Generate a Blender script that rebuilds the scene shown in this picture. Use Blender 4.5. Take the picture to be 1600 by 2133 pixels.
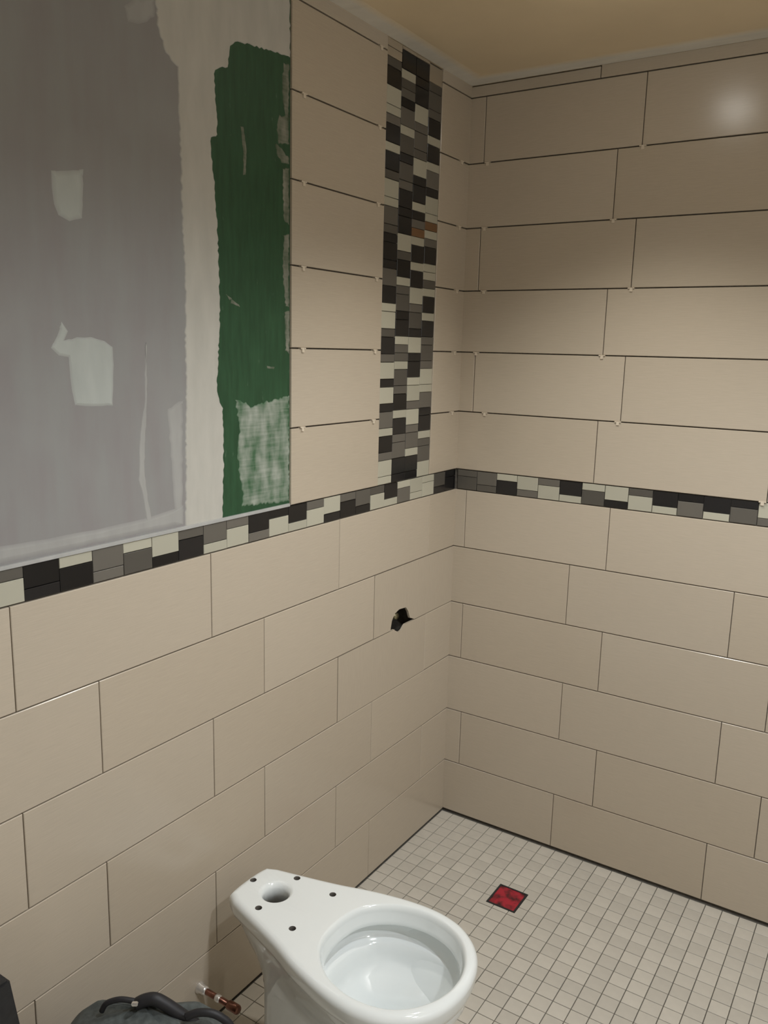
import bpy, bmesh, math, random
from mathutils import Vector, Matrix
from mathutils.geometry import tessellate_polygon

for o in list(bpy.data.objects):
    bpy.data.objects.remove(o, do_unlink=True)
scene = bpy.context.scene
col = scene.collection
random.seed(7)

# ------------------------------------------------------------------ camera
S = 0.2065                       # one wall tile course in metres
IW, IH = 1600, 2133
FPX = 1733.32
CAM = Vector((1.3534, -2.5731, 1.7155))
YAW, PIT, ROL = math.radians(32.69), math.radians(-11.073), math.radians(1.423)
F = Vector((-math.sin(YAW) * math.cos(PIT), math.cos(YAW) * math.cos(PIT), math.sin(PIT)))
R0 = Vector((math.cos(YAW), math.sin(YAW), 0))
U0 = R0.cross(F)
R = R0 * math.cos(ROL) + U0 * math.sin(ROL)
U = -R0 * math.sin(ROL) + U0 * math.cos(ROL)
cd = bpy.data.cameras.new('camera')
cam = bpy.data.objects.new('camera', cd)
col.objects.link(cam)
cam.matrix_world = Matrix(((R.x, U.x, -F.x, CAM.x), (R.y, U.y, -F.y, CAM.y), (R.z, U.z, -F.z, CAM.z), (0, 0, 0, 1)))
cd.sensor_fit = 'VERTICAL'
cd.sensor_height = 24
cd.lens = 24 * FPX / IH
cd.clip_start = 0.02
scene.camera = cam


def hit(px, py, ax, val=0.0):
    """point where the photo pixel's ray meets the plane axis[ax] = val"""
    d = F + R * ((px - IW / 2) / FPX) - U * ((py - IH / 2) / FPX)
    return CAM + d * ((val - CAM[ax]) / d[ax])


def project(p):
    d = Vector(p) - CAM
    z = d.dot(F)
    return IW / 2 + FPX * d.dot(R) / z, IH / 2 - FPX * d.dot(U) / z, z


# ------------------------------------------------------------------ world, light, exposure
w = bpy.data.worlds.new('world')
scene.world = w
w.use_nodes = True
w.node_tree.nodes['Background'].inputs[0].default_value = (0.05, 0.045, 0.04, 1)
w.node_tree.nodes['Background'].inputs[1].default_value = 0.2
scene.view_settings.view_transform = 'Standard'
scene.view_settings.look = 'None'
scene.view_settings.gamma = 1
scene.view_settings.use_curve_mapping = False
scene.view_settings.exposure = 0.0

CEIL = 12.37 * S
ROOM_X, ROOM_Y = 2.35, -3.3
# recessed ceiling lamps: (x, y, watts, colour, cone degrees)
LAMPS = [
    (0.69, -0.61, 33, (1.0, 0.97, 0.90), 114, 0.85, 'over the shower floor'),
    (1.18, -1.35, 46, (0.90, 0.96, 1.0), 146, 0.6, 'between toilet and shower'),
    (1.95, -1.70, 70, (0.92, 0.95, 1.0), 150, 0.5, 'beside the plain painted wall'),
]

# ------------------------------------------------------------------ materials


def lin(r, g, b):
    f = lambda c: (c / 255 / 12.92) if c / 255 <= 0.04045 else ((c / 255 + 0.055) / 1.055) ** 2.4
    return (f(r), f(g), f(b), 1)


class Mat:
    def __init__(s, name, color, rough=0.5, metal=0.0, coat=0.0, spec=0.5):
        s.m = bpy.data.materials.new(name)
        s.m.use_nodes = True
        s.t = s.m.node_tree
        s.b = s.t.nodes['Principled BSDF']
        s.b.inputs['Base Color'].default_value = color
        s.b.inputs['Roughness'].default_value = rough
        s.b.inputs['Metallic'].default_value = metal
        s.b.inputs['Coat Weight'].default_value = coat
        s.b.inputs['Specular IOR Level'].default_value = spec
        s.color = color

    def n(s, typ, **kw):
        nd = s.t.nodes.new(typ)
        for k, v in kw.items():
            if k in nd.inputs:
                nd.inputs[k].default_value = v
            else:
                setattr(nd, k, v)
        return nd

    def l(s, a, ao, b, bi):
        s.t.links.new(a.outputs[ao], b.inputs[bi])

    def coords(s, scale=(1, 1, 1)):
        tc = s.n('ShaderNodeTexCoord')
        mp = s.n('ShaderNodeMapping')
        mp.inputs['Scale'].default_value = scale
        s.l(tc, 'Object', mp, 'Vector')
        return mp

    def mix(s, fac_node, fac_out, a, b, lo=0.3, hi=0.7):
        """colour mix driven by a node; a / b are colours or (node, output)"""
        rp = s.n('ShaderNodeMapRange')
        rp.inputs['From Min'].default_value = lo
        rp.inputs['From Max'].default_value = hi
        s.l(fac_node, fac_out, rp, 'Value')
        mx = s.n('ShaderNodeMix', data_type='RGBA')
        s.t.links.new(rp.outputs['Result'], mx.inputs[0])
        for v, i in ((a, 6), (b, 7)):
            if isinstance(v, tuple) and hasattr(v[0], 'outputs'):
                s.t.links.new(v[0].outputs[v[1]], mx.inputs[i])
            else:
                mx.inputs[i].default_value = v
        return (mx, 2)

    def base(s, v):
        s.t.links.new(v[0].outputs[v[1]], s.b.inputs['Base Color'])

    def bump(s, node, out, strength, dist):
        bp = s.n('ShaderNodeBump')
        bp.inputs['Strength'].default_value = strength
        bp.inputs['Distance'].default_value = dist
        s.l(node, out, bp, 'Height')
        s.l(bp, 'Normal', s.b, 'Normal')


def sc(c, k):
    return (c[0] * k, c[1] * k, c[2] * k, 1)


def make_tile_mat(name, c, rough, tint=0.035):
    m = Mat(name, c, rough)
    mp = m.coords((6, 160, 6))
    nz = m.n('ShaderNodeTexNoise', Scale=3.0, Detail=3.0)
    m.l(mp, 'Vector', nz, 'Vector')
    m.base(m.mix(nz, 'Fac', sc(c, 1 - tint), sc(c, 1 + tint)))
    m.bump(nz, 'Fac', 0.12, 0.0006)
    return m.m


BEIGE = (0.480, 0.412, 0.325, 1)
M_tile = [make_tile_mat('beige_ceramic', BEIGE, 0.21),
          make_tile_mat('beige_ceramic_pale', sc(BEIGE, 1.03), 0.23),
          make_tile_mat('beige_ceramic_warm', (0.472, 0.402, 0.313, 1), 0.21)]


def make_mosaic_mat(name, c, rough, var):
    m = Mat(name, c, rough)
    oi = m.n('ShaderNodeObjectInfo')
    m.base(m.mix(oi, 'Random', sc(c, 1 - var), sc(c, 1 + var), 0, 1))
    return m.m


M_mos = {'k': make_mosaic_mat('black_glass_mosaic', (0.010, 0.0095, 0.010, 1), 0.2, 0.35),
         'g': make_mosaic_mat('taupe_stone_mosaic', (0.112, 0.102, 0.086, 1), 0.35, 0.30),
         'w': make_mosaic_mat('cream_stone_mosaic', (0.44, 0.42, 0.335, 1), 0.35, 0.08),
         't': make_mosaic_mat('tan_stone_mosaic', (0.36, 0.30, 0.22, 1), 0.35, 0.1),
         'r': make_mosaic_mat('rust_stained_mosaic', (0.17, 0.085, 0.035, 1), 0.4, 0.1)}


def make_thinset():
    m = Mat('grey_thinset_mortar', (0.10, 0.088, 0.074, 1), 0.9)
    mp = m.coords()
    nz = m.n('ShaderNodeTexNoise', Scale=90.0, Detail=4.0)
    m.l(mp, 'Vector', nz, 'Vector')
    m.base(m.mix(nz, 'Fac', (0.085, 0.075, 0.063, 1), (0.13, 0.115, 0.095, 1)))
    m.bump(nz, 'Fac', 0.4, 0.002)
    return m.m


M_thin = make_thinset()

GREYBOARD = (0.262, 0.252, 0.243, 1)
COMPOUND = (0.47, 0.45, 0.40, 1)


def make_board():
    m = Mat('grey_drywall_paper', GREYBOARD, 0.8, spec=0.3)
    mp = m.coords((1, 9, 1.6))
    nz = m.n('ShaderNodeTexNoise', Scale=2.2, Detail=4.0)
    m.l(mp, 'Vector', nz, 'Vector')
    a = m.mix(nz, 'Fac', (0.255, 0.238, 0.232, 1), (0.268, 0.263, 0.252, 1), .35, .65)
    mp2 = m.coords()
    n2 = m.n('ShaderNodeTexNoise', Scale=5.0, Detail=2.0)
    m.l(mp2, 'Vector', n2, 'Vector')
    m.base(m.mix(n2, 'Fac', a, (0.285, 0.28, 0.268, 1), .52, .85))
    return m.m


M_board = make_board()


def make_compound(name, c, under, streak=0.0, patch=False):
    m = Mat(name, c, 0.75, spec=0.3)
    mp = m.coords((1, 4, 1.2))
    nz = m.n('ShaderNodeTexNoise', Scale=7.0, Detail=4.0)
    m.l(mp, 'Vector', nz, 'Vector')
    cc = m.mix(nz, 'Fac', sc(c, 0.93), sc(c, 1.05))
    at = m.n('ShaderNodeAttribute', attribute_name='feather')
    if patch:                                   # thin comb-scraped skim: what lies under shows through
        mp2 = m.coords((1, 1.2, 16))
        n2 = m.n('ShaderNodeTexNoise', Scale=9.0, Detail=5.0)
        m.l(mp2, 'Vector', n2, 'Vector')
        mp3 = m.coords((1, 3, 1.4))
        n3 = m.n('ShaderNodeTexNoise', Scale=9.0, Detail=3.0)
        m.l(mp3, 'Vector', n3, 'Vector')
        ad = m.n('ShaderNodeMath', operation='MULTIPLY_ADD')
        m.l(n2, 'Fac', ad, 0)
        ad.inputs[1].default_value = 0.35
        m.l(n3, 'Fac', ad, 2)
        cc = m.mix(ad, 'Value', under, cc, .48, 1.02)
    m.base(m.mix(at, 'Fac', under, cc, 0, 1))
    m.bump(nz, 'Fac', 0.15, 0.001)
    return m.m


GREEN = (0.014, 0.062, 0.022, 1)
M_comp = make_compound('joint_compound_on_grey_board', COMPOUND, GREYBOARD)
M_comp_pale = make_compound('white_joint_compound', (0.40, 0.415, 0.385, 1), (0.33, 0.325, 0.31, 1))
M_comp_thin = make_compound('thin_joint_compound', (0.345, 0.337, 0.318, 1), GREYBOARD)
M_skim = make_compound('scraped_compound_on_green', (0.42, 0.43, 0.38, 1), (0.055, 0.12, 0.06, 1), patch=True)
M_scrap = make_compound('compound_scraps_on_green', (0.34, 0.32, 0.27, 1), (0.06, 0.09, 0.05, 1), patch=True)


def make_green():
    m = Mat('green_moisture_board', GREEN, 0.55)
    mp = m.coords((1, 14, 2.2))
    nz = m.n('ShaderNodeTexNoise', Scale=5.0, Detail=5.0)
    m.l(mp, 'Vector', nz, 'Vector')
    a = m.mix(nz, 'Fac', sc(GREEN, 0.8), (0.020, 0.075, 0.030, 1))
    mp2 = m.coords((1, 7, 3))
    n2 = m.n('ShaderNodeTexNoise', Scale=11.0, Detail=5.0)
    m.l(mp2, 'Vector', n2, 'Vector')
    m.base(m.mix(n2, 'Fac', a, (0.11, 0.17, 0.11, 1), .68, .86))
    return m.m


M_green = make_green()


def simple_noise(name, c, rough, var=0.08, scale=6.0, bump=0.0, **kw):
    m = Mat(name, c, rough, **kw)
    mp = m.coords()
    nz = m.n('ShaderNodeTexNoise', Scale=scale, Detail=4.0)
    m.l(mp, 'Vector', nz, 'Vector')
    m.base(m.mix(nz, 'Fac', sc(c, 1 - var), sc(c, 1 + var)))
    if bump:
        m.bump(nz, 'Fac', 0.5, bump)
    return m.m


CEILC = (0.74, 0.60, 0.40, 1)
M_ceil = simple_noise('ceiling_board', CEILC, 0.45, 0.04, 4)
M_ceilcomp = make_compound('ceiling_joint_compound', (0.70, 0.66, 0.58, 1), CEILC)
M_paint = simple_noise('room_paint', (0.74, 0.70, 0.63, 1), 0.7, 0.03, 3)
M_trim = simple_noise('edge_profile_metal', (0.40, 0.395, 0.38, 1), 0.5, 0.06, 30)
M_floor_base = simple_noise('floor_mortar', (0.13, 0.12, 0.10, 1), 0.9, 0.2, 60, 0.001)
M_ftile = []
for i, k in enumerate((1.0, 0.95, 1.05)):
    M_ftile.append(simple_noise('floor_porcelain_%s' % 'abc'[i], sc((0.55, 0.515, 0.45, 1), k), 0.38, 0.04, 25))
M_porc = Mat('white_vitreous_china', (0.82, 0.855, 0.85, 1), 0.08, coat=0.6).m
M_cavity_shade = simple_noise('painted_cavity_shade', (0.008, 0.007, 0.006, 1), 0.9)
M_copper = simple_noise('oxidised_copper', (0.22, 0.10, 0.07, 1), 0.3, 0.25, 40, metal=0.85)
M_solder = simple_noise('bright_solder', (0.75, 0.72, 0.68, 1), 0.3, 0.1, 40, metal=0.7)
M_brass = simple_noise('dull_brass', (0.28, 0.25, 0.15, 1), 0.4, 0.15, 40, metal=0.7)
M_spacer = simple_noise('cream_plastic', (0.62, 0.54, 0.43, 1), 0.5, 0.05, 20)
M_bag = simple_noise('charcoal_fabric', (0.075, 0.085, 0.082, 1), 0.85, 0.25, 90, 0.002)
M_black = simple_noise('black_webbing', (0.010, 0.010, 0.013, 1), 0.55, 0.2, 60)
M_case = simple_noise('black_plastic', (0.017, 0.017, 0.018, 1), 0.6, 0.2, 60, 0.001)
M_chrome = simple_noise('buckle_metal', (0.7, 0.7, 0.7, 1), 0.2, 0.05, metal=0.9)


def make_red():
    m = Mat('red_tape', (0.33, 0.015, 0.03, 1), 0.45)
    mp = m.coords()
    nz = m.n('ShaderNodeTexNoise', Scale=28.0, Detail=5.0)
    m.l(mp, 'Vector', nz, 'Vector')
    m.base(m.mix(nz, 'Fac', (0.05, 0.010, 0.012, 1), (0.40, 0.018, 0.035, 1), .38, .56))
    return m.m


M_red = make_red()

# ------------------------------------------------------------------ mesh helpers


def mesh_obj(name, bm, mat, parent=None, smooth=False):
    me = bpy.data.meshes.new(name)
    bmesh.ops.recalc_face_normals(bm, faces=bm.faces)
    bm.to_mesh(me)
    bm.free()
    if mat:
        me.materials.append(mat)
    if smooth:
        for p in me.polygons:
            p.use_smooth = True
    o = bpy.data.objects.new(name, me)
    col.objects.link(o)
    if parent:
        o.parent = parent
    return o


def tag(o, label=None, cat=None, group=None, kind=None):
    if label:
        o['label'] = label
    if cat:
        o['category'] = cat
    if group:
        o['group'] = group
    if kind:
        o['kind'] = kind
    return o


def empty(name, loc, label, cat, group=None):
    o = bpy.data.objects.new(name, None)
    o.empty_display_size = 0.05
    o.location = loc
    col.objects.link(o)
    return tag(o, label, cat, group)


def add_box(bm, lo, hi):
    vs = [bm.verts.new((x, y, z)) for x in (lo[0], hi[0]) for y in (lo[1], hi[1]) for z in (lo[2], hi[2])]
    for f in ((0, 1, 3, 2), (4, 6, 7, 5), (0, 4, 5, 1), (2, 3, 7, 6), (0, 2, 6, 4), (1, 5, 7, 3)):
        bm.faces.new([vs[i] for i in f])
    return vs


def box_obj(name, lo, hi, mat, parent=None, bevel=0.0):
    bm = bmesh.new()
    add_box(bm, lo, hi)
    if bevel:
        bmesh.ops.bevel(bm, geom=list(bm.edges), offset=bevel, segments=2, affect='EDGES', profile=0.7)
    return mesh_obj(name, bm, mat, parent)


def tile_bm(bm, w, h, t, b, cx=0, cy=0, cz=0):
    """flat tile centred at (cx, cy), face at z = cz, thickness t, chamfer b on the face edges"""
    W2, H2 = w / 2, h / 2
    r = [[(-W2, -H2), (W2, -H2), (W2, H2), (-W2, H2)]] * 2 + [[(-W2 + b, -H2 + b), (W2 - b, -H2 + b), (W2 - b, H2 - b), (-W2 + b, H2 - b)]]
    zs = (-t, -b, 0)
    rings = [[bm.verts.new((x + cx, y + cy, z + cz)) for x, y in rr] for rr, z in zip(r, zs)]
    for a, c in zip(rings, rings[1:]):
        for i in range(4):
            bm.faces.new((a[i], a[(i + 1) % 4], c[(i + 1) % 4], c[i]))
    bm.faces.new(rings[-1])
    bm.faces.new(rings[0][::-1])


_cache = {}


def tile_mesh(w, h, t, b, mat):
    k = (round(w, 4), round(h, 4), t, b, mat.name)
    if k not in _cache:
        bm = bmesh.new()
        tile_bm(bm, w, h, t, b)
        me = bpy.data.meshes.new('tile')
        bm.to_mesh(me)
        bm.free()
        me.materials.append(mat)
        _cache[k] = me
    return _cache[k]


FR_LEFT = Matrix(((0, 0, 1), (1, 0, 0), (0, 1, 0)))      # u -> +Y, v -> +Z, n -> +X
FR_BACK = Matrix(((1, 0, 0), (0, 0, -1), (0, 1, 0)))     # u -> +X, v -> +Z, n -> -Y
FR_FLOOR = Matrix.Identity(3)


def place(name, me, frame, u, v, n, parent, jit=0.0):
    o = bpy.data.objects.new(name, me)
    col.objects.link(o)
    o.parent = parent
    m = frame.to_4x4()
    if jit:
        m = m @ Matrix.Rotation(random.uniform(-jit, jit), 4, 'X') @ Matrix.Rotation(random.uniform(-jit, jit), 4, 'Y')
    m.translation = frame @ Vector((u, v, n))
    o.matrix_local = m
    return o


def tile(name, frame, u0, u1, v0, v1, n, t, b, mat, parent, gap=0.0, jit=0.0):
    w, h = u1 - u0 - gap * .7, v1 - v0 - gap
    return place(name, tile_mesh(w, h, t, b, mat), frame, (u0 + u1) / 2, (v0 + v1) / 2, n, parent, jit)


# ------------------------------------------------------------------ the room
TT = 0.008                     # tile thickness: tile faces lie in X = 0 and Y = 0
floor = box_obj('floor', (-0.12, ROOM_Y - .1, -0.12), (ROOM_X + .1, 0.12, -0.005), M_floor_base)
tag(floor, 'small square cream floor tiles with dark open joints', kind='structure')
ceiling = box_obj('ceiling', (-0.12, ROOM_Y - .1, CEIL), (ROOM_X + .1, 0.12, CEIL + 0.1), M_ceil)
tag(ceiling, 'tan unfinished ceiling with paler edges along the walls', kind='structure')

# left wall with a real opening for the pipe roughed in behind the tiles
HOLE_PX = [(814, 1309), (817, 1291), (823, 1278), (832, 1269), (846, 1265), (851, 1274), (854, 1287), (862, 1288),
           (850, 1295), (843, 1302), (837, 1313), (831, 1317), (822, 1313)]
HOLE = [hit(x, y, 0) for x, y in HOLE_PX]
HOLE = [(p.y, p.z) for p in HOLE]
hy0, hy1 = min(p[0] for p in HOLE) - .012, max(p[0] for p in HOLE) + .012
hz0, hz1 = min(p[1] for p in HOLE) - .05, max(p[1] for p in HOLE) + .012
bm = bmesh.new()
X0, X1 = -0.12, -TT
add_box(bm, (X0, ROOM_Y - .1, -.12), (X1, hy0, CEIL + .1))
add_box(bm, (X0, hy1, -.12), (X1, 0.12, CEIL + .1))
add_box(bm, (X0, hy0, -.12), (X1, hy1, hz0))
add_box(bm, (X0, hy0, hz1), (X1, hy1, CEIL + .1))
wall_left = mesh_obj('wall_left', bm, M_thin)
tag(wall_left, 'left wall, tiled below and beside a patch of unfinished drywall', kind='structure')
box_obj('cavity_shade_plate', (-0.125, hy0 - .01, hz0 - .01), (-0.118, hy1 + .01, hz1 + .01), M_cavity_shade, wall_left)  # near-black back plate, paints the shade deep in the opening
wall_back = box_obj('wall_back', (-0.12, TT, -.12), (ROOM_X + .1, 0.12, CEIL + .1), M_thin)
tag(wall_back, 'tiled wall across the shower end with a mosaic band', kind='structure')
wall_right = box_obj('wall_right', (ROOM_X, ROOM_Y - .1, -.12), (ROOM_X + .1, 0.12, CEIL + .1), M_paint)
tag(wall_right, kind='structure')
wall_front = box_obj('wall_front', (-0.12, ROOM_Y - .1, -.12), (ROOM_X + .1, ROOM_Y, CEIL + .1), M_paint)
tag(wall_front, kind='structure')

# ------------------------------------------------------------------ big wall tiles
PITCH = 2.48 * S
ZS0, ZS1 = 6 * S, 6.342 * S            # mosaic band
UP = 0.9748 * S
GAPL, GAPU = 0.0028, 0.0036
YL = ROOM_Y + 0.002
Y_COL = -4.425 * S                       # left edge of the tiled column above the band
Y_M0, Y_M1 = -2.425 * S, -0.930 * S      # vertical mosaic


def cuts(first, lo, hi):
    xs = [lo]
    x = first
    while x - PITCH > lo + 0.02:
        x -= PITCH
    while x < hi - 0.02:
        if x > lo + 0.02:
            xs.append(x)
        x += PITCH
    return xs + [hi]


def notched_tile(u0, u1, v0, v1, up, parent):
    """tile whose lower (up) or upper edge is broken away around the pipe opening"""
    zc = v0 if up else v1
    ya, yb = min(p[0] for p in HOLE), max(p[0] for p in HOLE)
    path = []
    for j in range(25):
        yy = ya + (yb - ya) * (j + .02) / 24.04
        zs = []
        for i in range(len(HOLE)):
            p, q = HOLE[i - 1], HOLE[i]
            if (p[0] - yy) * (q[0] - yy) < 0:
                zs.append(p[1] + (q[1] - p[1]) * (yy - p[0]) / (q[0] - p[0]))
        if zs:
            z = max(zs) if up else min(zs)
            if (z > zc + .0005) if up else (z < zc - .0005):
                path.append((yy, z))
    path = [(path[0][0] - .0006, zc)] + path + [(path[-1][0] + .0006, zc)]
    if up:
        outline = [(u0, v0)] + path + [(u1, v0), (u1, v1), (u0, v1)]
    else:
        outline = [(u0, v0), (u1, v0), (u1, v1)] + path[::-1] + [(u0, v1)]
    bm = bmesh.new()
    f = [bm.verts.new((0, y, z)) for y, z in outline]
    k = [bm.verts.new((-TT, y, z)) for y, z in outline]
    n = len(f)
    for t in tessellate_polygon([[Vector((y, z, 0)) for y, z in outline]]):
        bm.faces.new([f[i] for i in t])
        bm.faces.new([k[i] for i in t][::-1])
    for i in range(n):
        bm.faces.new((f[i], f[(i + 1) % n], k[(i + 1) % n], k[i]))
    return mesh_obj('wall_tile', bm, M_tile[0], parent)


hym = (hy0 + hy1) / 2
for k in range(6):                       # left wall, six courses below the band
    v0, v1 = k * S, (k + 1) * S
    if k == 0:
        v0 += 0.004
    xs = cuts((-0.88 if k % 2 else -2.455) * S, YL, 0.0025)
    for a, b in zip(xs, xs[1:]):
        if k in (3, 4) and a < hym < b:
            g = GAPL / 2
            notched_tile(a + g, b - g, v0 + g, v1 - g, k == 4, wall_left)
        else:
            tile('wall_tile', FR_LEFT, a, b, v0, v1, 0, TT - .0005, .0012, random.choice(M_tile), wall_left, GAPL, 0.0012)
back_first = {0: 2.1, 1: 2.77, 2: 2.12, 3: 2.71, 4: 2.10, 5: 2.685}
for k in range(6):
    v0, v1 = k * S, (k + 1) * S
    if k == 0:
        v0 += 0.007                      # open gap above the floor
    xs = cuts(back_first[k] * S, -0.005, ROOM_X - .002)
    for a, b in zip(xs, xs[1:]):
        tile('wall_tile', FR_BACK, a, b, v0, v1, 0, TT - .0005, .0012, random.choice(M_tile), wall_back, GAPL, 0.0012)
for k in range(6):                       # above the band
    v0, v1 = ZS1 + k * UP, ZS1 + (k + 1) * UP
    for a, b in ((Y_COL, Y_M0), (Y_M1, 0.0025)):
        tile('wall_tile', FR_LEFT, a, b, v0, v1, 0, TT - .0005, .0012, random.choice(M_tile), wall_left, GAPU, 0.0012)
    xs = cuts((2.735 if k % 2 else 2.39) * S, -0.005, ROOM_X - .002)
    for a, b in zip(xs, xs[1:]):
        tile('wall_tile', FR_BACK, a, b, v0, v1, 0, TT - .0005, .0012, random.choice(M_tile), wall_back, GAPU, 0.0012)
ZT = ZS1 + 6 * UP
for a, b in ((Y_COL, Y_M0), (Y_M1, 0.0025)):
    tile('wall_tile', FR_LEFT, a, b, ZT, CEIL + .002, 0, TT - .0005, .001, M_tile[0], wall_left, GAPU)
x1250 = hit(1252, 152, 1).x
tile('wall_tile', FR_BACK, -.005, x1250, ZT, CEIL - .002, 0, TT - .0005, .001, M_tile[0], wall_back, GAPU)
xs = cuts(x1250 + PITCH, x1250, ROOM_X - .002)
for a, b in zip(xs, xs[1:]):
    tile('wall_tile', FR_BACK, a, b, ZT, CEIL + .002, 0, TT - .0005, .001, M_tile[2], wall_back, GAPU)

# ------------------------------------------------------------------ mosaic
MG = 0.0016


def mosaic(frame, u0, u1, v0, v1, c, parent):
    mat = M_mos[c]
    t = 0.0055
    w, h = round(u1 - u0, 3), round(v1 - v0, 3)
    return place('mosaic_tile', tile_mesh(w - MG, h - MG, t, .0008, mat), frame, (u0 + u1) / 2, (v0 + v1) / 2,
                 -0.0018 + random.uniform(-.0004, .0004), parent, 0.008)


# bands: each column = (upper colour, lower colour, True when the upper piece is the tall one)
BAND_BACK = ['gg0', 'gg1', 'wk0', 'wg1', 'gw0', 'kw1', 'wg0', 'wk1', 'gw0', 'kw1', 'kg0', 'kw1', 'kg0', 'wg1']
BAND_LEFT = ['gw0', 'kk1', 'wk0', 'gg1', 'wg0', 'wk1', 'gk0', 'gw1', 'gw0', 'kg1', 'kw0', 'kw1', 'gw0', 'wk1', 'gk0',
             'gk1', 'gw0', 'kw1', 'wg0', 'ww1', 'ww0', 'gk1', 'kk0']
opts = ['gw0', 'kw1', 'wk0', 'wg1', 'gk0', 'kg1', 'wk1', 'gw1']
while len(BAND_BACK) < 31:
    BAND_BACK.append(random.choice(opts))
ZM = ZS1 - ZS0


def band(frame, u0, u1, s, parent):
    k = ZS0 + ZM * (1 / 3 if s[2] == '1' else 2 / 3)
    mosaic(frame, u0, u1, k, ZS1 - .001, s[0], parent)
    mosaic(frame, u0, u1, ZS0 + .001, k, s[1], parent)


ub = 0.02 * S
for s in BAND_BACK:
    if ub + .365 * S > ROOM_X - .002:
        break
    band(FR_BACK, ub, ub + .365 * S, s, wall_back)
    ub += .3655 * S
LW = 0.3705 * S
u1 = -0.012 * S
seq = BAND_LEFT[::-1]
i = 0
while u1 - LW > YL:
    s = seq[i] if i < len(seq) else random.choice(opts)
    band(FR_LEFT, u1 - LW, u1, s, wall_left)
    u1 -= LW
    i += 1

# the upright mosaic: four columns of short (1) and tall (2) pieces, listed from the top down
COLS = ['t1 g1 k2 w2 w1 g1 k2 w1 k2 g1 w2 w1 g2 g1 k1 k2 k1 g2 k2 w1 w2 g1 k2 g1 w2 k1 w2 k1 g2 w1 k2 g1 w2 w1',
        'k2 w1 g1 g1 k1 g2 w1 g2 k1 g2 g1 k2 k1 k2 w2 g1 k2 w1 g1 g2 k1 k2 w1 g1 g1 w1 g2 g1 k2 w1 k2 g1 g2 k2 k1',
        'k2 k1 k2 w2 g1 g2 g1 w2 k1 k2 w1 k1 g1 r1 w1 k2 w1 k2 w2 g1 g2 k1 w2 k1 k2 w1 w2 g1 w2 g1 g2 w1 k2 k1',
        't2 g1 g2 g1 k2 w1 k2 w1 g2 k1 w2 w1 r1 w1 g1 k2 w1 w1 g1 w1 k2 w1 k2 g1 g2 g1 w2 w1 g2 k1 k2 w1 g1 g2 w2']
TOPS = [51.9, 52.4, 52.4, 52.6]
UM = ZM / 3
cw = (Y_M1 - Y_M0) / 4
for ci, (cs, top) in enumerate(zip(COLS, TOPS)):
    items = cs.split()
    tot = sum(int(q[1]) for q in items)
    un = min(top * UM, CEIL - ZS1) / tot
    z = ZS1 + .001
    for q in items[::-1]:
        n = int(q[1])
        mosaic(FR_LEFT, Y_M0 + ci * cw, Y_M0 + (ci + 1) * cw, z, z + n * un, q[0], wall_left)
        z += n * un
    if z < CEIL - .006:
        mosaic(FR_LEFT, Y_M0 + ci * cw, Y_M0 + (ci + 1) * cw, z, CEIL, 't', wall_left)

# ------------------------------------------------------------------ drywall, green board, compound
XB = -0.0055                              # face of the drywall, set back from the tile face
box_obj('drywall_board', (-TT - .004, YL, ZS1 + .006), (XB, Y_COL - .0005, CEIL + .002), M_board, wall_left)
tag(wall_left.children[-1], 'grey drywall paper')


def wpt(px, py):
    p = hit(px, py, 0, XB)
    return p.y, p.z


def patch(name, pts, mat, thick, feather, parent, jag=0.0, step=0.012, base=XB, jag_right_only=False, label=None):
    """thin lump of compound on the wall: outline from wall points, edges feathered to nothing"""
    P = []
    for i in range(len(pts)):
        a, b = Vector(pts[i]), Vector(pts[(i + 1) % len(pts)])
        n = max(1, int((b - a).length / step))
        for j in range(n):
            q = a.lerp(b, j / n)
            P.append(q)
    area = sum(P[i - 1].x * P[i].y - P[i].x * P[i - 1].y for i in range(len(P)))
    if area < 0:
        P.reverse()
    n = len(P)
    N = []
    for i in range(n):
        d = (P[(i + 1) % n] - P[i - 1]).normalized()
        N.append(Vector((-d.y, d.x)))
    if jag:
        P = [P[i] + N[i] * random.uniform(-jag, jag) for i in range(n)]
    bm = bmesh.new()
    lay = bm.verts.layers.float.new('feather')
    o = [bm.verts.new((base - .0004, p.x, p.y)) for p in P]
    inn = []
    for i in range(n):
        q = P[i] + N[i] * feather
        v = bm.verts.new((base + thick, q.x, q.y))
        v[lay] = 1.0
        inn.append(v)
    for i in range(n):
        bm.faces.new((o[i], o[(i + 1) % n], inn[(i + 1) % n], inn[i]))
    bmesh.ops.triangle_fill(bm, edges=[e for e in bm.edges if e.verts[0][lay] > .5 and e.verts[1][lay] > .5], use_beauty=True)
    ob = mesh_obj(name, bm, mat, parent)
    if label:
        ob['label'] = label
    return ob


top = CEIL
# green board: a slab of its own just proud of the grey paper, running up behind the tiled column
g0 = hit(440, 600, 0, XB).y
box_obj('green_board', (-TT - .003, hit(425, 600, 0, XB).y, ZS1 + .004), (XB + .0004, Y_COL - .0008, CEIL), M_green, wall_left)
wall_left.children[-1]['label'] = 'dark green moisture-resistant board'
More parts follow.
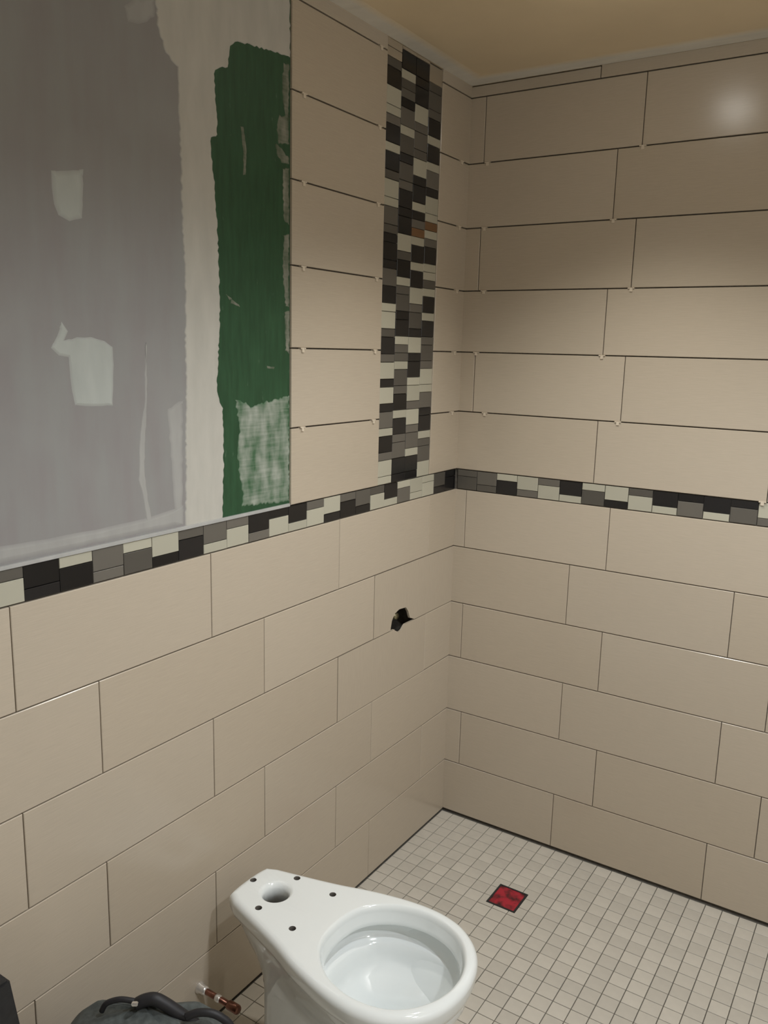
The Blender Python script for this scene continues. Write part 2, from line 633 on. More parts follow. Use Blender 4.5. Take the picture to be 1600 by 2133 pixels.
# taped joint: wide band of compound with a ragged edge over the green board
jag_edge = [(605, 122), (578, 112), (545, 103), (520, 95), (490, 90), (480, 97), (479, 118), (474, 140), (449, 148), (447, 155), (450, 200), (453, 245),
            (454, 282), (441, 288), (440, 310), (444, 345), (447, 372), (451, 430), (455, 500), (457, 560), (459, 640), (458, 700),
            (455, 760), (453, 815), (458, 838), (465, 850), (466, 900), (467, 960), (466, 1010), (464, 1088)]
left_edge = [(384, 1108), (386, 1000), (385, 900), (386, 800), (384, 700), (385, 600), (381, 520), (377, 430), (375, 330),
             (372, 260), (368, 140), (345, 110), (328, 60), (322, 0), (318, -60), (310, -140)]
pts = [wpt(*p) for p in jag_edge + left_edge]
pts += [(pts[-1][0], top - .002), (Y_COL - .001, top - .002)]
patch('joint_compound', pts, M_comp, 0.0014, 0.0045, wall_left, jag=0.0022, step=0.007, label='band of pale joint compound with ragged edge')
# compound run along the metal edge under the board
yb0 = YL + .01
pb = [(yb0, ZS1 + .008), wpt(384, 1094), wpt(384, 1050), wpt(300, 1078), wpt(200, 1100), wpt(100, 1118), wpt(0, 1135), (yb0, wpt(0, 1135)[1])]
patch('joint_compound', pb, M_comp_thin, 0.0010, 0.012, wall_left, jag=0.001, step=0.03)
# filled spots and smears on the grey paper
patch('joint_compound', [wpt(*p) for p in [(103, 352), (175, 351), (176, 400), (174, 458), (145, 464), (120, 450), (110, 425), (105, 390)]], M_comp_pale, 0.0012, 0.011, wall_left, jag=0.001, label='square spot of white filler')
patch('joint_compound', [wpt(*p) for p in [(128, 668), (143, 690), (136, 708), (160, 701), (190, 700), (218, 708), (236, 722), (238, 760), (236, 846), (190, 848), (155, 846), (146, 800), (142, 745), (122, 742), (104, 726), (118, 700)]], M_comp_pale, 0.0012, 0.007, wall_left, jag=0.0008, label='jug-shaped spot of white filler')
patch('joint_compound', [wpt(*p) for p in [(304, 712), (300, 770), (301, 830), (290, 915), (288, 1000), (298, 1040), (305, 1090), (318, 1088), (308, 1030), (302, 980), (304, 915), (308, 830), (307, 770)]], M_comp_thin, 0.0008, 0.0035, wall_left, jag=0.001, step=.009)
patch('joint_compound', [wpt(*p) for p in [(345, 850), (352, 950), (362, 1075), (384, 1070), (384, 830), (372, 830)]], M_comp_thin, 0.0005, 0.012, wall_left, jag=0.002)
patch('joint_compound', [wpt(*p) for p in [(255, 10), (265, 50), (300, 55), (326, 40), (322, -10), (280, -10)]], M_comp_thin, 0.0006, 0.012, wall_left, jag=0.003)
# scraped skim over the lower part of the green board, scraps along the tile edge
patch('joint_compound', [wpt(*p) for p in [(489, 832), (512, 838), (522, 846), (545, 838), (566, 832), (603, 822), (603, 1045), (560, 1050), (503, 1056), (505, 1030), (497, 990), (494, 950), (498, 900), (494, 870)]], M_skim, 0.0008, 0.006, wall_left, jag=0.003, step=.006, base=XB + .0004, label='scraped compound streaks on green board')
for pl in ([(590, 130), (602, 132), (602, 250), (594, 240), (586, 190)], [(582, 240), (602, 240), (602, 300), (580, 300), (575, 270)],
           [(572, 300), (580, 300), (602, 330), (602, 342), (586, 338), (578, 325)], [(588, 350), (602, 350), (602, 470), (590, 460)],
           [(590, 490), (602, 486), (602, 640), (594, 640), (588, 560)], [(592, 650), (603, 645), (603, 740), (594, 730)]):
    patch('joint_compound', [wpt(*p) for p in pl], M_scrap, 0.0008, 0.003, wall_left, jag=0.0025, step=.006, base=XB + .0004)
patch('joint_compound', [wpt(*p) for p in [(500, 262), (507, 263), (514, 310), (512, 365), (506, 365), (506, 320)]], M_scrap, 0.0005, 0.002, wall_left, jag=0.001, step=.006, base=XB + .0004)
for pl in ([(481, 622), (498, 634), (500, 640), (480, 632)], [(555, 762), (572, 764), (570, 769), (556, 768)], [(470, 612), (484, 622), (478, 626)]):
    patch('joint_compound', [wpt(*p) for p in pl], M_scrap, 0.0005, 0.0015, wall_left, jag=0.0006, step=.006, base=XB + .0004)
# edge profile between the band and the board
trim = box_obj('trim_1', (-TT, YL, ZS1 - .001), (0.0012, Y_COL - .004, ZS1 + .0065), M_trim, None, 0.001)
tag(trim, 'thin pale metal edge strip between mosaic band and drywall', kind='structure')

# ceiling edges
for (lo, hi) in (((0.0, ROOM_Y + .01), (0.075, -0.052)), ((0.0, -0.085), (ROOM_X - .01, -0.002))):
    bm = bmesh.new()
    lay = bm.verts.layers.float.new('feather')
    wx, wy = hi[0] - lo[0], hi[1] - lo[1]
    a = [(lo[0], lo[1]), (hi[0], lo[1]), (hi[0], hi[1]), (lo[0], hi[1])]
    fx = .035
    if wx < wy:
        b = [(lo[0], lo[1]), (hi[0] - fx, lo[1]), (hi[0] - fx, hi[1]), (lo[0], hi[1])]
        faded = (1, 2)
    else:
        b = [(lo[0], lo[1] + fx), (hi[0], lo[1] + fx), (hi[0], hi[1]), (lo[0], hi[1])]
        faded = (0, 1)
    va = [bm.verts.new((x, y, CEIL + .0002)) for x, y in a]
    vb = [bm.verts.new((x, y, CEIL - .001)) for x, y in b]
    for i, v in enumerate(vb):
        v[lay] = 1
    for i, v in enumerate(va):
        v[lay] = 0 if i in faded else 1
    bm.faces.new(vb[::-1])
    for i in range(4):
        if (va[i].co - vb[i].co).length > .01 or (va[(i + 1) % 4].co - vb[(i + 1) % 4].co).length > .01:
            bm.faces.new((va[i], va[(i + 1) % 4], vb[(i + 1) % 4], vb[i]))
    mesh_obj('joint_compound', bm, M_ceilcomp, ceiling)

# ------------------------------------------------------------------ floor tiles and drain
FP = 0.2457 * S
FG = 0.0022
dr = [hit(x, y, 2) for x, y in ((1012, 1881), (1040, 1842), (1101, 1862), (1074, 1899))]
dx0, dx1 = (dr[0].x + dr[1].x) / 2, (dr[2].x + dr[3].x) / 2
dy0, dy1 = (dr[0].y + dr[3].y) / 2, (dr[1].y + dr[2].y) / 2
cells = []
xs0 = 0.004
y = -0.27 * S + FP
ys = []
while y > ROOM_Y:
    ys.append((max(y - FP, ROOM_Y), min(y, 0.006)))
    y -= FP
x = xs0 - FP * 0.1
while x < ROOM_X:
    for (b0, b1) in ys:
        cells.append((max(x, 0.001), b0, min(x + FP, ROOM_X), b1))
    x += FP


def cell_area(c):
    pr = [project((x, y, 0)) for x, y in ((c[0], c[1]), (c[2], c[1]), (c[2], c[3]), (c[0], c[3]))]
    if min(q[2] for q in pr) < 0.2:
        return 0
    cx, cy = sum(q[0] for q in pr) / 4, sum(q[1] for q in pr) / 4
    if not (-20 < cx < IW + 20 and -20 < cy < IH + 20):
        return 0
    ar = abs(sum(pr[i - 1][0] * pr[i][1] - pr[i][0] * pr[i - 1][1] for i in range(4))) / 2
    wx, wy = (c[0] + c[2]) / 2, (c[1] + c[3]) / 2
    if 0.10 < wx < 0.60 and -1.25 < wy < -0.62 and cy > 1840 and cx < 960:      # hidden behind the bowl
        ar *= 0.1
    return ar


ranked = sorted(cells, key=cell_area, reverse=True)
rest = bmesh.new()
count = 0
for c in ranked:
    x0, y0, x1, y1 = c[0] + FG / 2, c[1] + FG / 2, c[2] - FG / 2, c[3] - FG / 2
    if x1 - x0 < .003 or y1 - y0 < .003:
        continue
    inside = x0 < dx1 + .001 and x1 > dx0 - .001 and y0 < dy1 + .001 and y1 > dy0 - .001
    if inside:
        rects = []
        if y1 > dy1 + .003: rects.append((x0, max(y0, dy1 + .001), x1, y1))
        if y0 < dy0 - .003: rects.append((x0, y0, x1, min(y1, dy0 - .001)))
        m0, m1 = max(y0, dy0 - .001), min(y1, dy1 + .001)
        if m1 > m0:
            if x0 < dx0 - .003: rects.append((x0, m0, dx0 - .001, m1))
            if x1 > dx1 + .003: rects.append((dx1 + .001, m0, x1, m1))
        if not rects:
            continue
        bm = bmesh.new()
        for q in rects:
            tile_bm(bm, q[2] - q[0], q[3] - q[1], .0055, .0003, (q[0] + q[2]) / 2, (q[1] + q[3]) / 2, 0)
        mesh_obj('floor_tile', bm, random.choice(M_ftile), floor)
        count += 1
    elif count < 296:
        me = tile_mesh(x1 - x0, y1 - y0, .0055, .0008, random.choice(M_ftile))
        place('floor_tile', me, FR_FLOOR, (x0 + x1) / 2, (y0 + y1) / 2, random.uniform(-.0003, .0003), floor, 0.004)
        count += 1
    else:
        tile_bm(rest, x1 - x0, y1 - y0, .0055, .0008, (x0 + x1) / 2, (y0 + y1) / 2, 0)
o = mesh_obj('floor_tiles', rest, M_ftile[0], floor)
o['kind'] = 'stuff'

dc = ((dx0 + dx1) / 2, (dy0 + dy1) / 2)
drain = empty('floor_drain', (dc[0], dc[1], 0), 'small square shower floor drain covered with red tape', 'drain')
hw, hh = (dx1 - dx0) / 2, (dy1 - dy0) / 2
bm = bmesh.new()
for lo, hi in (((-hw, -hh), (hw, -hh + .006)), ((-hw, hh - .006), (hw, hh)), ((-hw, -hh + .006), (-hw + .006, hh - .006)), ((hw - .006, -hh + .006), (hw, hh - .006))):
    add_box(bm, (lo[0], lo[1], -.0055), (hi[0], hi[1], .0008))
o = mesh_obj('drain_frame', bm, M_case, drain)
bm = bmesh.new()
bmesh.ops.create_grid(bm, x_segments=16, y_segments=16, size=1)
for v in bm.verts:
    v.co.x *= hw - .004
    v.co.y *= hh - .004
    v.co.z = random.uniform(-.0012, .0006)
o = mesh_obj('tape_cover', bm, M_red, drain, True)
o['label'] = 'crumpled red tape'

# ------------------------------------------------------------------ toilet (bowl only)
ZR = 0.41
TX0 = 0.074
toilet = empty('toilet', (0.45, -1.187, 0), 'white china toilet bowl without tank or seat, bolt holes open', 'toilet')
toilet.rotation_euler.z = math.radians(-1.5)


def curve_half(pts, n):
    """smooth closed outline, mirrored about the x axis, from half points (x, half width)"""
    full = pts + [(x, -h) for x, h in pts[::-1] if h > 1e-6]
    m = len(full)
    out = []
    seg = 14
    for i in range(m):
        p0, p1, p2, p3 = [Vector(full[(i + k) % m]) for k in (-1, 0, 1, 2)]
        for j in range(seg):
            t = j / seg
            out.append(0.5 * ((2 * p1) + (-p0 + p2) * t + (2 * p0 - 5 * p1 + 4 * p2 - p3) * t * t + (-p0 + 3 * p1 - 3 * p2 + p3) * t ** 3))
    L = [0]
    for i in range(len(out)):
        L.append(L[-1] + (out[(i + 1) % len(out)] - out[i]).length)
    return out


def star(outline, c, n):
    """resample a closed outline by angle about c"""
    ang = [math.atan2(p.y - c[1], p.x - c[0]) for p in outline]
    res = []
    for k in range(n):
        a = -math.pi + 2 * math.pi * (k + .5) / n
        d = Vector((math.cos(a), math.sin(a)))
        best = None
        for i in range(len(outline)):
            p, q = outline[i - 1] - Vector(c), outline[i] - Vector(c)
            e = q - p
            den = d.x * e.y - d.y * e.x
            if abs(den) < 1e-12:
                continue
            t = (p.x * e.y - p.y * e.x) / den
            s = (p.x * d.y - p.y * d.x) / den
            if t > 0 and -1e-6 <= s <= 1 + 1e-6:
                if best is None or t > best:
                    best = t
        res.append(Vector(c) + d * best)
    return res


OX = 0.45      # toilet origin in x
rim_half = [(.074, 0), (.0745, .03), (.080, .062), (.096, .077), (.164, .096), (.226, .113), (.285, .131), (.343, .152), (.40, .168),
            (.45, .179), (.50, .185), (.545, .184), (.595, .172), (.64, .144), (.672, .107), (.692, .06), (.70, 0)]
open_half = [(.362, 0), (.367, .048), (.382, .083), (.41, .113), (.45, .138), (.50, .151), (.545, .150), (.59, .137), (.627, .110), (.655, .070), (.668, .032), (.671, 0)]
ped_half = [(.175, 0), (.178, .04), (.195, .062), (.26, .074), (.36, .084), (.44, .090), (.50, .086), (.54, .07), (.57, .045), (.58, 0)]
base_half = [(.16, 0), (.163, .05), (.18, .078), (.26, .090), (.36, .098), (.44, .104), (.50, .100), (.55, .084), (.585, .055), (.60, 0)]
sh = lambda h: [(x - OX, y) for x, y in h]
NC = 144
CC = (.52 - OX, 0)
rim_o = star(curve_half(sh(rim_half), 0), CC, NC)
open_o = star(curve_half(sh(open_half), 0), CC, NC)
ped_o = star(curve_half(sh(ped_half), 0), (.40 - OX, 0), NC)
base_o = star(curve_half(sh(base_half), 0), (.40 - OX, 0), NC)


def off(outline, d):
    n = len(outline)
    out = []
    for i in range(n):
        t = (outline[(i + 1) % n] - outline[i - 1]).normalized()
        out.append(outline[i] + Vector((t.y, -t.x)) * d)
    return out


def loft(rings, close_top=False, close_bottom=False):
    bm = bmesh.new()
    vs = [[bm.verts.new((p.x, p.y, z)) for p in r] for r, z in rings]
    n = len(vs[0])
    for a, b in zip(vs, vs[1:]):
        for i in range(n):
            bm.faces.new((a[i], a[(i + 1) % n], b[(i + 1) % n], b[i]))
    if close_bottom:
        bm.faces.new(vs[0][::-1])
    if close_top:
        bm.faces.new(vs[-1])
    return bm


# rim and tank deck: closed slab with the opening through it
rings = []
rr = 0.018
for a in range(0, 91, 15):                              # outer rounded top edge
    t = math.radians(a)
    rings.append((off(rim_o, -rr * (1 - math.cos(t))), ZR - rr + rr * math.sin(t)))
ri = 0.020
for a in range(0, 91, 15):                              # inner rounded edge down into the bowl
    t = math.radians(a)
    rings.append((off(open_o, .010 * (1 - math.sin(t))), ZR - ri + ri * math.cos(t)))
rings.append((off(open_o, -.005), ZR - .036))
rings.append((off(open_o, -.007), ZR - .045))
rings.append((off(open_o, -.003), ZR - .049))
rings.append((off(open_o, .013), ZR - .050))
mid = [a.lerp(b, .5) for a, b in zip(rim_o, open_o)]
rings.append((mid, ZR - .060))
rings.append((off(rim_o, -.014), ZR - .058))
rings.append((off(rim_o, -.005), ZR - .048))
rings.append((off(rim_o, -.001), ZR - .036))
bm = bmesh.new()
vs = [[bm.verts.new((p.x, p.y, z)) for p in r] for r, z in rings]
for k in range(len(vs)):
    a, b = vs[k], vs[(k + 1) % len(vs)]
    for i in range(NC):
        bm.faces.new((a[i], a[(i + 1) % NC], b[(i + 1) % NC], b[i]))
rim = mesh_obj('rim', bm, M_porc, toilet, True)


def cutter(cx, cy, r0, r1, depth):
    """countersunk round hole from the deck down"""
    bm = bmesh.new()
    prof = [(r1 + .002, .01), (r1, .0005), (r0 + (r1 - r0) * .45, -(r1 - r0) * .35), (r0, -(r1 - r0) * .9 - .002), (r0, -depth)]
    n = 32
    vs = [[bm.verts.new((cx + r * math.cos(2 * math.pi * i / n), cy + r * math.sin(2 * math.pi * i / n), ZR + z)) for i in range(n)] for r, z in prof]
    for a, b in zip(vs, vs[1:]):
        for i in range(n):
            bm.faces.new((a[i], a[(i + 1) % n], b[(i + 1) % n], b[i]))
    bm.faces.new(vs[0])
    bm.faces.new(vs[-1])
    bmesh.ops.recalc_face_normals(bm, faces=bm.faces)
    me = bpy.data.meshes.new('cut')
    bm.to_mesh(me)
    bm.free()
    return bpy.data.objects.new('cut', me)


M_hole_shade = simple_noise('bolt_hole_shade', (0.16, 0.145, 0.125, 1), 0.8, 0.1, 30)  # dark colour standing in for the shade down the bolt holes
holes = [(.170, .004, .0295, .044, .09), (.095, .004, .0078, .0088, .09), (.178, .074, .0078, .0088, .09), (.178, -.066, .0078, .0088, .09),
         (.289, .077, .0078, .0088, .09), (.289, -.073, .0078, .0088, .09)]
for (hx, hy, r0, r1, dp) in holes:
    c = cutter(hx - OX, hy, r0, r1, dp if dp else .05)
    col.objects.link(c)
    c.parent = toilet
    md = rim.modifiers.new('hole', 'BOOLEAN')
    md.operation = 'DIFFERENCE'
    md.object = c
    md.solver = 'EXACT'
    if r0 < .02:                                            # bolt hole walls get the painted shade colour
        c.data.materials.append(M_hole_shade)
        md.material_mode = 'TRANSFER'
bpy.context.view_layer.update()
dg = bpy.context.evaluated_depsgraph_get()
me = bpy.data.meshes.new_from_object(rim.evaluated_get(dg))
rim.modifiers.clear()
old = rim.data
rim.data = me
for c in [o for o in toilet.children if o.name.startswith('cut')]:
    bpy.data.objects.remove(c, do_unlink=True)
for p in me.polygons:
    p.use_smooth = True
md = rim.modifiers.new('wn', 'WEIGHTED_NORMAL')
md.keep_sharp = False

# pedestal under the rim
rings = [(base_o, 0.0), (base_o, .018), (off(base_o, -.006), .03), (ped_o, .06), (ped_o, .19)]
for t in (.2, .4, .6, .8, .93):
    e = t * t * (3 - 2 * t)
    tgt = off(rim_o, -.02)
    rings.append(([a.lerp(b, e) for a, b in zip(ped_o, tgt)], .19 + (ZR - .052 - .19) * t))
rings.append((off(rim_o, -.016), ZR - .05))
mesh_obj('pedestal', loft(rings, False, True), M_porc, toilet, True)

# bowl inside: recessed under the rim, funnels to the outlet at the back
sump = (.47 - OX, 0)
rings = [(off(open_o, .013), ZR - .044), (off(open_o, .0155), ZR - .062), (off(open_o, .0145), ZR - .080), (off(open_o, .010), ZR - .088),
         (off(open_o, -.004), ZR - .093), (off(open_o, -.010), ZR - .098), (off(open_o, -.014), ZR - .118), (off(open_o, -.020), ZR - .132)]
for k, dz in ((.2, .142), (.32, .156), (.45, .172), (.57, .19), (.67, .21), (.75, .235), (.79, .26)):
    rings.append(([p.lerp(Vector(sump), k) for p in open_o], ZR - dz))
rings.append(([p.lerp(Vector(sump), .82) for p in open_o], ZR - .30))
mesh_obj('bowl', loft(rings, True), M_porc, toilet, True)

# tank inlet throat below the deck hole
bm = bmesh.new()
n = 32
prof = [(.0335, ZR - .02), (.0335, ZR - .10), (.0, ZR - .10)]
vs = []
for r, z in prof[:2]:
    vs.append([bm.verts.new((.170 - OX + r * math.cos(2 * math.pi * i / n), .004 + r * math.sin(2 * math.pi * i / n), z)) for i in range(n)])
for i in range(n):
    bm.faces.new((vs[0][i], vs[0][(i + 1) % n], vs[1][(i + 1) % n], vs[1][i]))
bm.faces.new(vs[1])
mesh_obj('inlet_throat', bm, simple_noise('grey_brown_throat', (0.36, 0.32, 0.27, 1), 0.6, 0.1, 30), toilet, True)  # grey-brown inside, darker than the china

# ------------------------------------------------------------------ round things


def tube(bm, pts, rad, n=14, caps=True):
    rings = []
    for i, p in enumerate(pts):
        p = Vector(p)
        d = (Vector(pts[min(i + 1, len(pts) - 1)]) - Vector(pts[max(i - 1, 0)])).normalized()
        a = d.orthogonal().normalized() if i == 0 else (prev - d * prev.dot(d)).normalized()
        prev = a
        b = d.cross(a)
        r = rad[i] if isinstance(rad, (list, tuple)) else rad
        rings.append([bm.verts.new(p + (a * math.cos(2 * math.pi * k / n) + b * math.sin(2 * math.pi * k / n)) * r) for k in range(n)])
    for a, b in zip(rings, rings[1:]):
        for k in range(n):
            bm.faces.new((a[k], a[(k + 1) % n], b[(k + 1) % n], b[k]))
    if caps:
        bm.faces.new(rings[0][::-1])
        bm.faces.new(rings[-1])


# copper supply stub beside the toilet
cp = hit(415, 2056, 0)
xe = hit(497, 2094, 2, cp.z).x
stub = empty('supply_stub', (0, cp.y, cp.z), 'short copper water supply pipe sticking out of the tiled wall', 'pipe')
bm = bmesh.new()
tube(bm, [(-.03, 0, 0), (xe - .018, 0, 0)], .0075, 16)
mesh_obj('pipe', bm, M_copper, stub, True)
bm = bmesh.new()
tube(bm, [(-.002, 0, 0), (.004, 0, 0), (.010, 0, 0), (.020, 0, 0), (.026, 0, 0)], [.015, .015, .0115, .0115, .009], 20)
o = mesh_obj('collar', bm, M_solder, stub, True)
bm = bmesh.new()
tube(bm, [(xe * .47, 0, 0), (xe * .47 + .004, 0, 0), (xe * .47 + .012, 0, 0), (xe * .47 + .016, 0, 0)], [.0075, .0095, .0095, .0075], 18)
mesh_obj('solder_ring', bm, M_solder, stub, True)
bm = bmesh.new()
tube(bm, [(xe - .024, 0, 0), (xe - .020, 0, 0), (xe + .008, 0, 0), (xe + .012, 0, 0)], [.0085, .0115, .0115, .009], 18)
mesh_obj('end_cap', bm, M_copper, stub, True)

# rough-in pipe inside the wall opening
hc = (sum(p[0] for p in HOLE) / len(HOLE), sum(p[1] for p in HOLE) / len(HOLE))
rough = empty('shower_pipe', (-0.06, hc[0], hc[1]), 'dull brass pipe fitting inside the broken opening in the tiles', 'pipe')
bm = bmesh.new()
tube(bm, [(-.058, .012, .006), (.02, .012, .006), (.034, .012, .006)], [.014, .014, .011], 18)
mesh_obj('fitting', bm, M_brass, rough, True)
bm = bmesh.new()
tube(bm, [(-.02, .012, -.06), (-.02, .012, .06)], .009, 14)
mesh_obj('riser', bm, M_copper, rough, True)

# ------------------------------------------------------------------ tile spacers in the upper joints


def spacer_mesh():
    bm = bmesh.new()
    add_box(bm, (-.010, -.0018, -.006), (.010, .0018, .0022))
    add_box(bm, (-.010, -.0016, -.006), (-.005, .0016, .0035))
    add_box(bm, (.005, -.0016, -.006), (.010, .0016, .0035))
    add_box(bm, (-.0045, -.010, .0002), (.0045, .0016, .0032))
    bmesh.ops.recalc_face_normals(bm, faces=bm.faces)
    me = bpy.data.meshes.new('tile_spacer')
    bm.to_mesh(me)
    bm.free()
    me.materials.append(M_spacer)
    return me


SPM = spacer_mesh()
ORD = ['first', 'second', 'third', 'fourth', 'fifth', 'sixth']


def spacer(frame, u, v, label, group):
    o = bpy.data.objects.new('tile_spacer', SPM)
    col.objects.link(o)
    m = frame.to_4x4()
    m.translation = frame @ Vector((u, v, 0))
    o.matrix_world = m
    tag(o, label, 'spacer', group)


for k in range(1, 7):
    v = ZS1 + k * UP
    od = ORD[k - 1]
    if k < 6:
        spacer(FR_LEFT, Y_COL + .045, v, 'cream plastic spacer near drywall edge, %s joint above mosaic band' % od, 'spacers in the tiled column')
    spacer(FR_LEFT, Y_M0 - .035, v, 'cream plastic spacer left of upright mosaic, %s joint above mosaic band' % od, 'spacers in the tiled column')
    if k < 6:
        spacer(FR_LEFT, Y_M1 + .14, v, 'cream plastic spacer on narrow tiles by the corner, %s joint above band' % od, 'spacers in the narrow tiles')
BSP = {1: [(1010, 861), (1287, 883)], 2: [(992, 738), (1254, 745)], 3: [(1008, 604), (1315, 602)], 4: [(1010, 470), (1278, 459)], 5: [(1016, 337), (1340, 302)]}
for k, l in BSP.items():
    for (px, py), wh in zip(l, ('beside the corner', 'below a vertical joint')):
        p = hit(px, py, 1)
        spacer(FR_BACK, p.x, ZS1 + k * UP, 'cream plastic spacer on shower end wall %s, %s joint above band' % (wh, ORD[k - 1]), 'spacers on the shower end wall')
p = hit(1588, 1052, 1)
spacer(FR_BACK, p.x, ZS1 + .001, 'cream plastic spacer on top edge of the end-wall mosaic band', 'spacers on the shower end wall')

# ------------------------------------------------------------------ tool bag and black case by the wall
ZB = 0.46
bc = hit(300, 2100, 2, ZB)
bag = empty('tool_bag', (bc.x, bc.y, 0), 'charcoal fabric tool bag with black strap standing near the wall', 'bag')
bag.rotation_euler.z = YAW


def superbox(bm, a, b, h, e=0.45, n=40, m=16):
    rings = []
    for j in range(m + 1):
        t = j / m
        z = h * t
        k = 1.0
        if t > .62:
            q = (t - .62) / .38
            k = math.sqrt(max(0.0, 1 - q ** 2.4)) * .98 + .02
        if t < .08:
            k = .92 + t
        r = []
        for i in range(n):
            an = 2 * math.pi * i / n
            c, s = math.cos(an), math.sin(an)
            r.append(bm.verts.new((a * k ** .8 * math.copysign(abs(c) ** e, c), b * k * math.copysign(abs(s) ** e, s), z + .004 * math.sin(5 * an + 3 * t))))
        rings.append(r)
    for p, q in zip(rings, rings[1:]):
        for i in range(n):
            bm.faces.new((p[i], p[(i + 1) % n], q[(i + 1) % n], q[i]))
    bm.faces.new(rings[0][::-1])
    bm.faces.new(rings[-1])


bm = bmesh.new()
superbox(bm, .185, .085, ZB)
mesh_obj('bag_body', bm, M_bag, bag, True)


def bagpts(pxs, dy=0.0):
    """pixels -> points in the bag's own upright mid plane"""
    out = []
    nrm = Vector((-math.sin(YAW), math.cos(YAW), 0))
    for px, py in pxs:
        d = F + R * ((px - IW / 2) / FPX) - U * ((py - IH / 2) / FPX)
        t = (Vector((bc.x, bc.y, 0)) + nrm * dy - CAM).dot(nrm) / d.dot(nrm)
        q = CAM + d * t - Vector((bc.x, bc.y, 0))
        c, s = math.cos(-YAW), math.sin(-YAW)
        out.append((q.x * c - q.y * s, q.x * s + q.y * c, q.z))
    return out


def smooth_pts(p, k=6):
    out = []
    for i in range(len(p) - 1):
        a, b, c, d = [Vector(p[max(0, min(len(p) - 1, i + j))]) for j in (-1, 0, 1, 2)]
        for j in range(k):
            t = j / k
            out.append(.5 * ((2 * b) + (-a + c) * t + (2 * a - 5 * b + 4 * c - d) * t * t + (-a + 3 * b - 3 * c + d) * t ** 3))
    out.append(Vector(p[-1]))
    return out


bm = bmesh.new()
tube(bm, smooth_pts(bagpts([(212, 2106), (222, 2090), (248, 2082), (272, 2084), (296, 2090)])), .0055, 10)
mesh_obj('piping', bm, M_black, bag, True)
bm = bmesh.new()
tube(bm, smooth_pts(bagpts([(284, 2092), (300, 2084), (322, 2081), (345, 2092), (372, 2110), (402, 2130), (440, 2155), (470, 2195)])), [.009] + [.012] * 41 + [.012], 10)
mesh_obj('strap', bm, M_black, bag, True)
bm = bmesh.new()
tube(bm, smooth_pts(bagpts([(388, 2118), (410, 2110), (438, 2110), (462, 2120), (482, 2140), (500, 2190)], -.02)), .0075, 10)
mesh_obj('handle', bm, M_black, bag, True)
q = bagpts([(281, 2091)], -.015)[0]
bm = bmesh.new()
add_box(bm, (q[0] - .006, q[1] - .004, q[2] - .0035), (q[0] + .006, q[1] + .004, q[2] + .0035))
bmesh.ops.bevel(bm, geom=list(bm.edges), offset=.0015, segments=2, affect='EDGES')
mesh_obj('buckle', bm, M_chrome, bag)

ZCASE = 0.62
cc = hit(22, 2041, 2, ZCASE)
case = empty('tool_case', (cc.x - .06, cc.y - .2, 0), 'black plastic tool case with sloping end beside the charcoal bag', 'case')
bm = bmesh.new()
prof = [(-.28, .0), (.215, .0), (.245, .05), (.235, .36), (.2, ZCASE), (-.25, ZCASE), (-.28, .36)]
f = [bm.verts.new((-.065, y, z)) for y, z in prof]
k = [bm.verts.new((.06, y, z)) for y, z in prof]
bm.faces.new(f)
bm.faces.new(k[::-1])
for i in range(len(f)):
    bm.faces.new((f[i], f[(i + 1) % len(f)], k[(i + 1) % len(f)], k[i]))
bmesh.ops.recalc_face_normals(bm, faces=bm.faces)
bmesh.ops.bevel(bm, geom=list(bm.edges), offset=.004, segments=2, affect='EDGES')
mesh_obj('case_body', bm, M_case, case)
bm = bmesh.new()
tube(bm, [(0, -.1, ZCASE - .006), (0, -.1, ZCASE + .03), (0, -.08, ZCASE + .042), (0, .03, ZCASE + .042), (0, .05, ZCASE + .03), (0, .05, ZCASE - .006)], .009, 10)
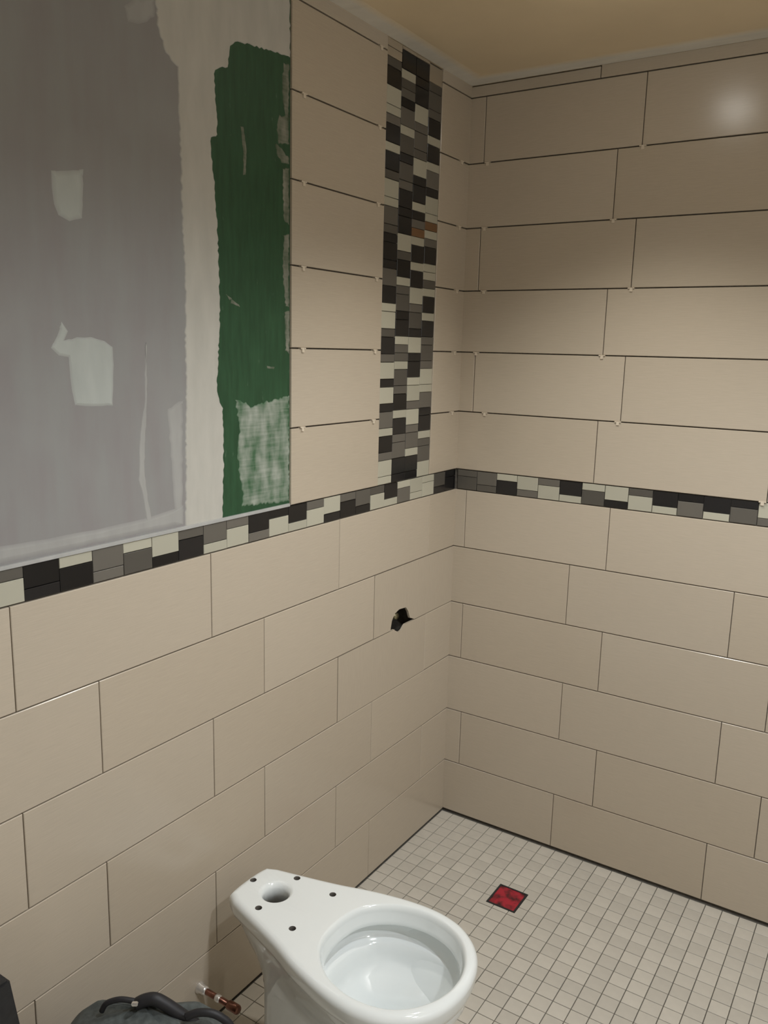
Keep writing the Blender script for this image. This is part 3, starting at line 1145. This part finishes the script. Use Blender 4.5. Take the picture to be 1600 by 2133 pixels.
mesh_obj('case_handle', bm, M_black, case, True)

# ------------------------------------------------------------------ recessed ceiling lamps
M_ring = simple_noise('lamp_trim_white', (0.8, 0.79, 0.76, 1), 0.4, 0.02)
for (lx, ly, watts, colr, cone, blend, where) in LAMPS:
    lamp = empty('ceiling_lamp', (lx, ly, CEIL), 'round recessed ceiling lamp %s' % where, 'lamp', 'recessed ceiling lamps')
    bm = bmesh.new()
    n = 40
    prof = [(.072, .002), (.072, -.004), (.060, -.006), (.052, -.003), (.052, .002)]
    vs = [[bm.verts.new((r * math.cos(2 * math.pi * i / n), r * math.sin(2 * math.pi * i / n), z)) for i in range(n)] for r, z in prof]
    for a, b in zip(vs, vs[1:]):
        for i in range(n):
            bm.faces.new((a[i], a[(i + 1) % n], b[(i + 1) % n], b[i]))
    mesh_obj('trim_ring', bm, M_ring, lamp, True)
    em = bpy.data.materials.new('lamp_lens')
    em.use_nodes = True
    nt = em.node_tree
    nt.nodes.clear()
    e = nt.nodes.new('ShaderNodeEmission')
    e.inputs[0].default_value = (*colr, 1)
    e.inputs[1].default_value = 20
    om = nt.nodes.new('ShaderNodeOutputMaterial')
    nt.links.new(e.outputs[0], om.inputs[0])
    bm = bmesh.new()
    rings = []
    for a in (90, 70, 50, 30, 12):
        t = math.radians(a)
        rings.append([bm.verts.new((.052 * math.sin(t) * math.cos(2 * math.pi * i / n), .052 * math.sin(t) * math.sin(2 * math.pi * i / n), -.002 - .034 * math.cos(t))) for i in range(n)])
    for a, b in zip(rings, rings[1:]):
        for i in range(n):
            bm.faces.new((a[i], a[(i + 1) % n], b[(i + 1) % n], b[i]))
    bm.faces.new(rings[-1])
    mesh_obj('lens', bm, em, lamp, True)
    ld = bpy.data.lights.new('lamp_beam', 'SPOT')
    ld.energy = watts
    ld.color = colr
    ld.spot_size = math.radians(cone)
    ld.spot_blend = blend
    ld.shadow_soft_size = 0.045
    lo = bpy.data.objects.new('lamp_beam', ld)
    col.objects.link(lo)
    lo.parent = lamp
    lo.location = (0, 0, -.085)
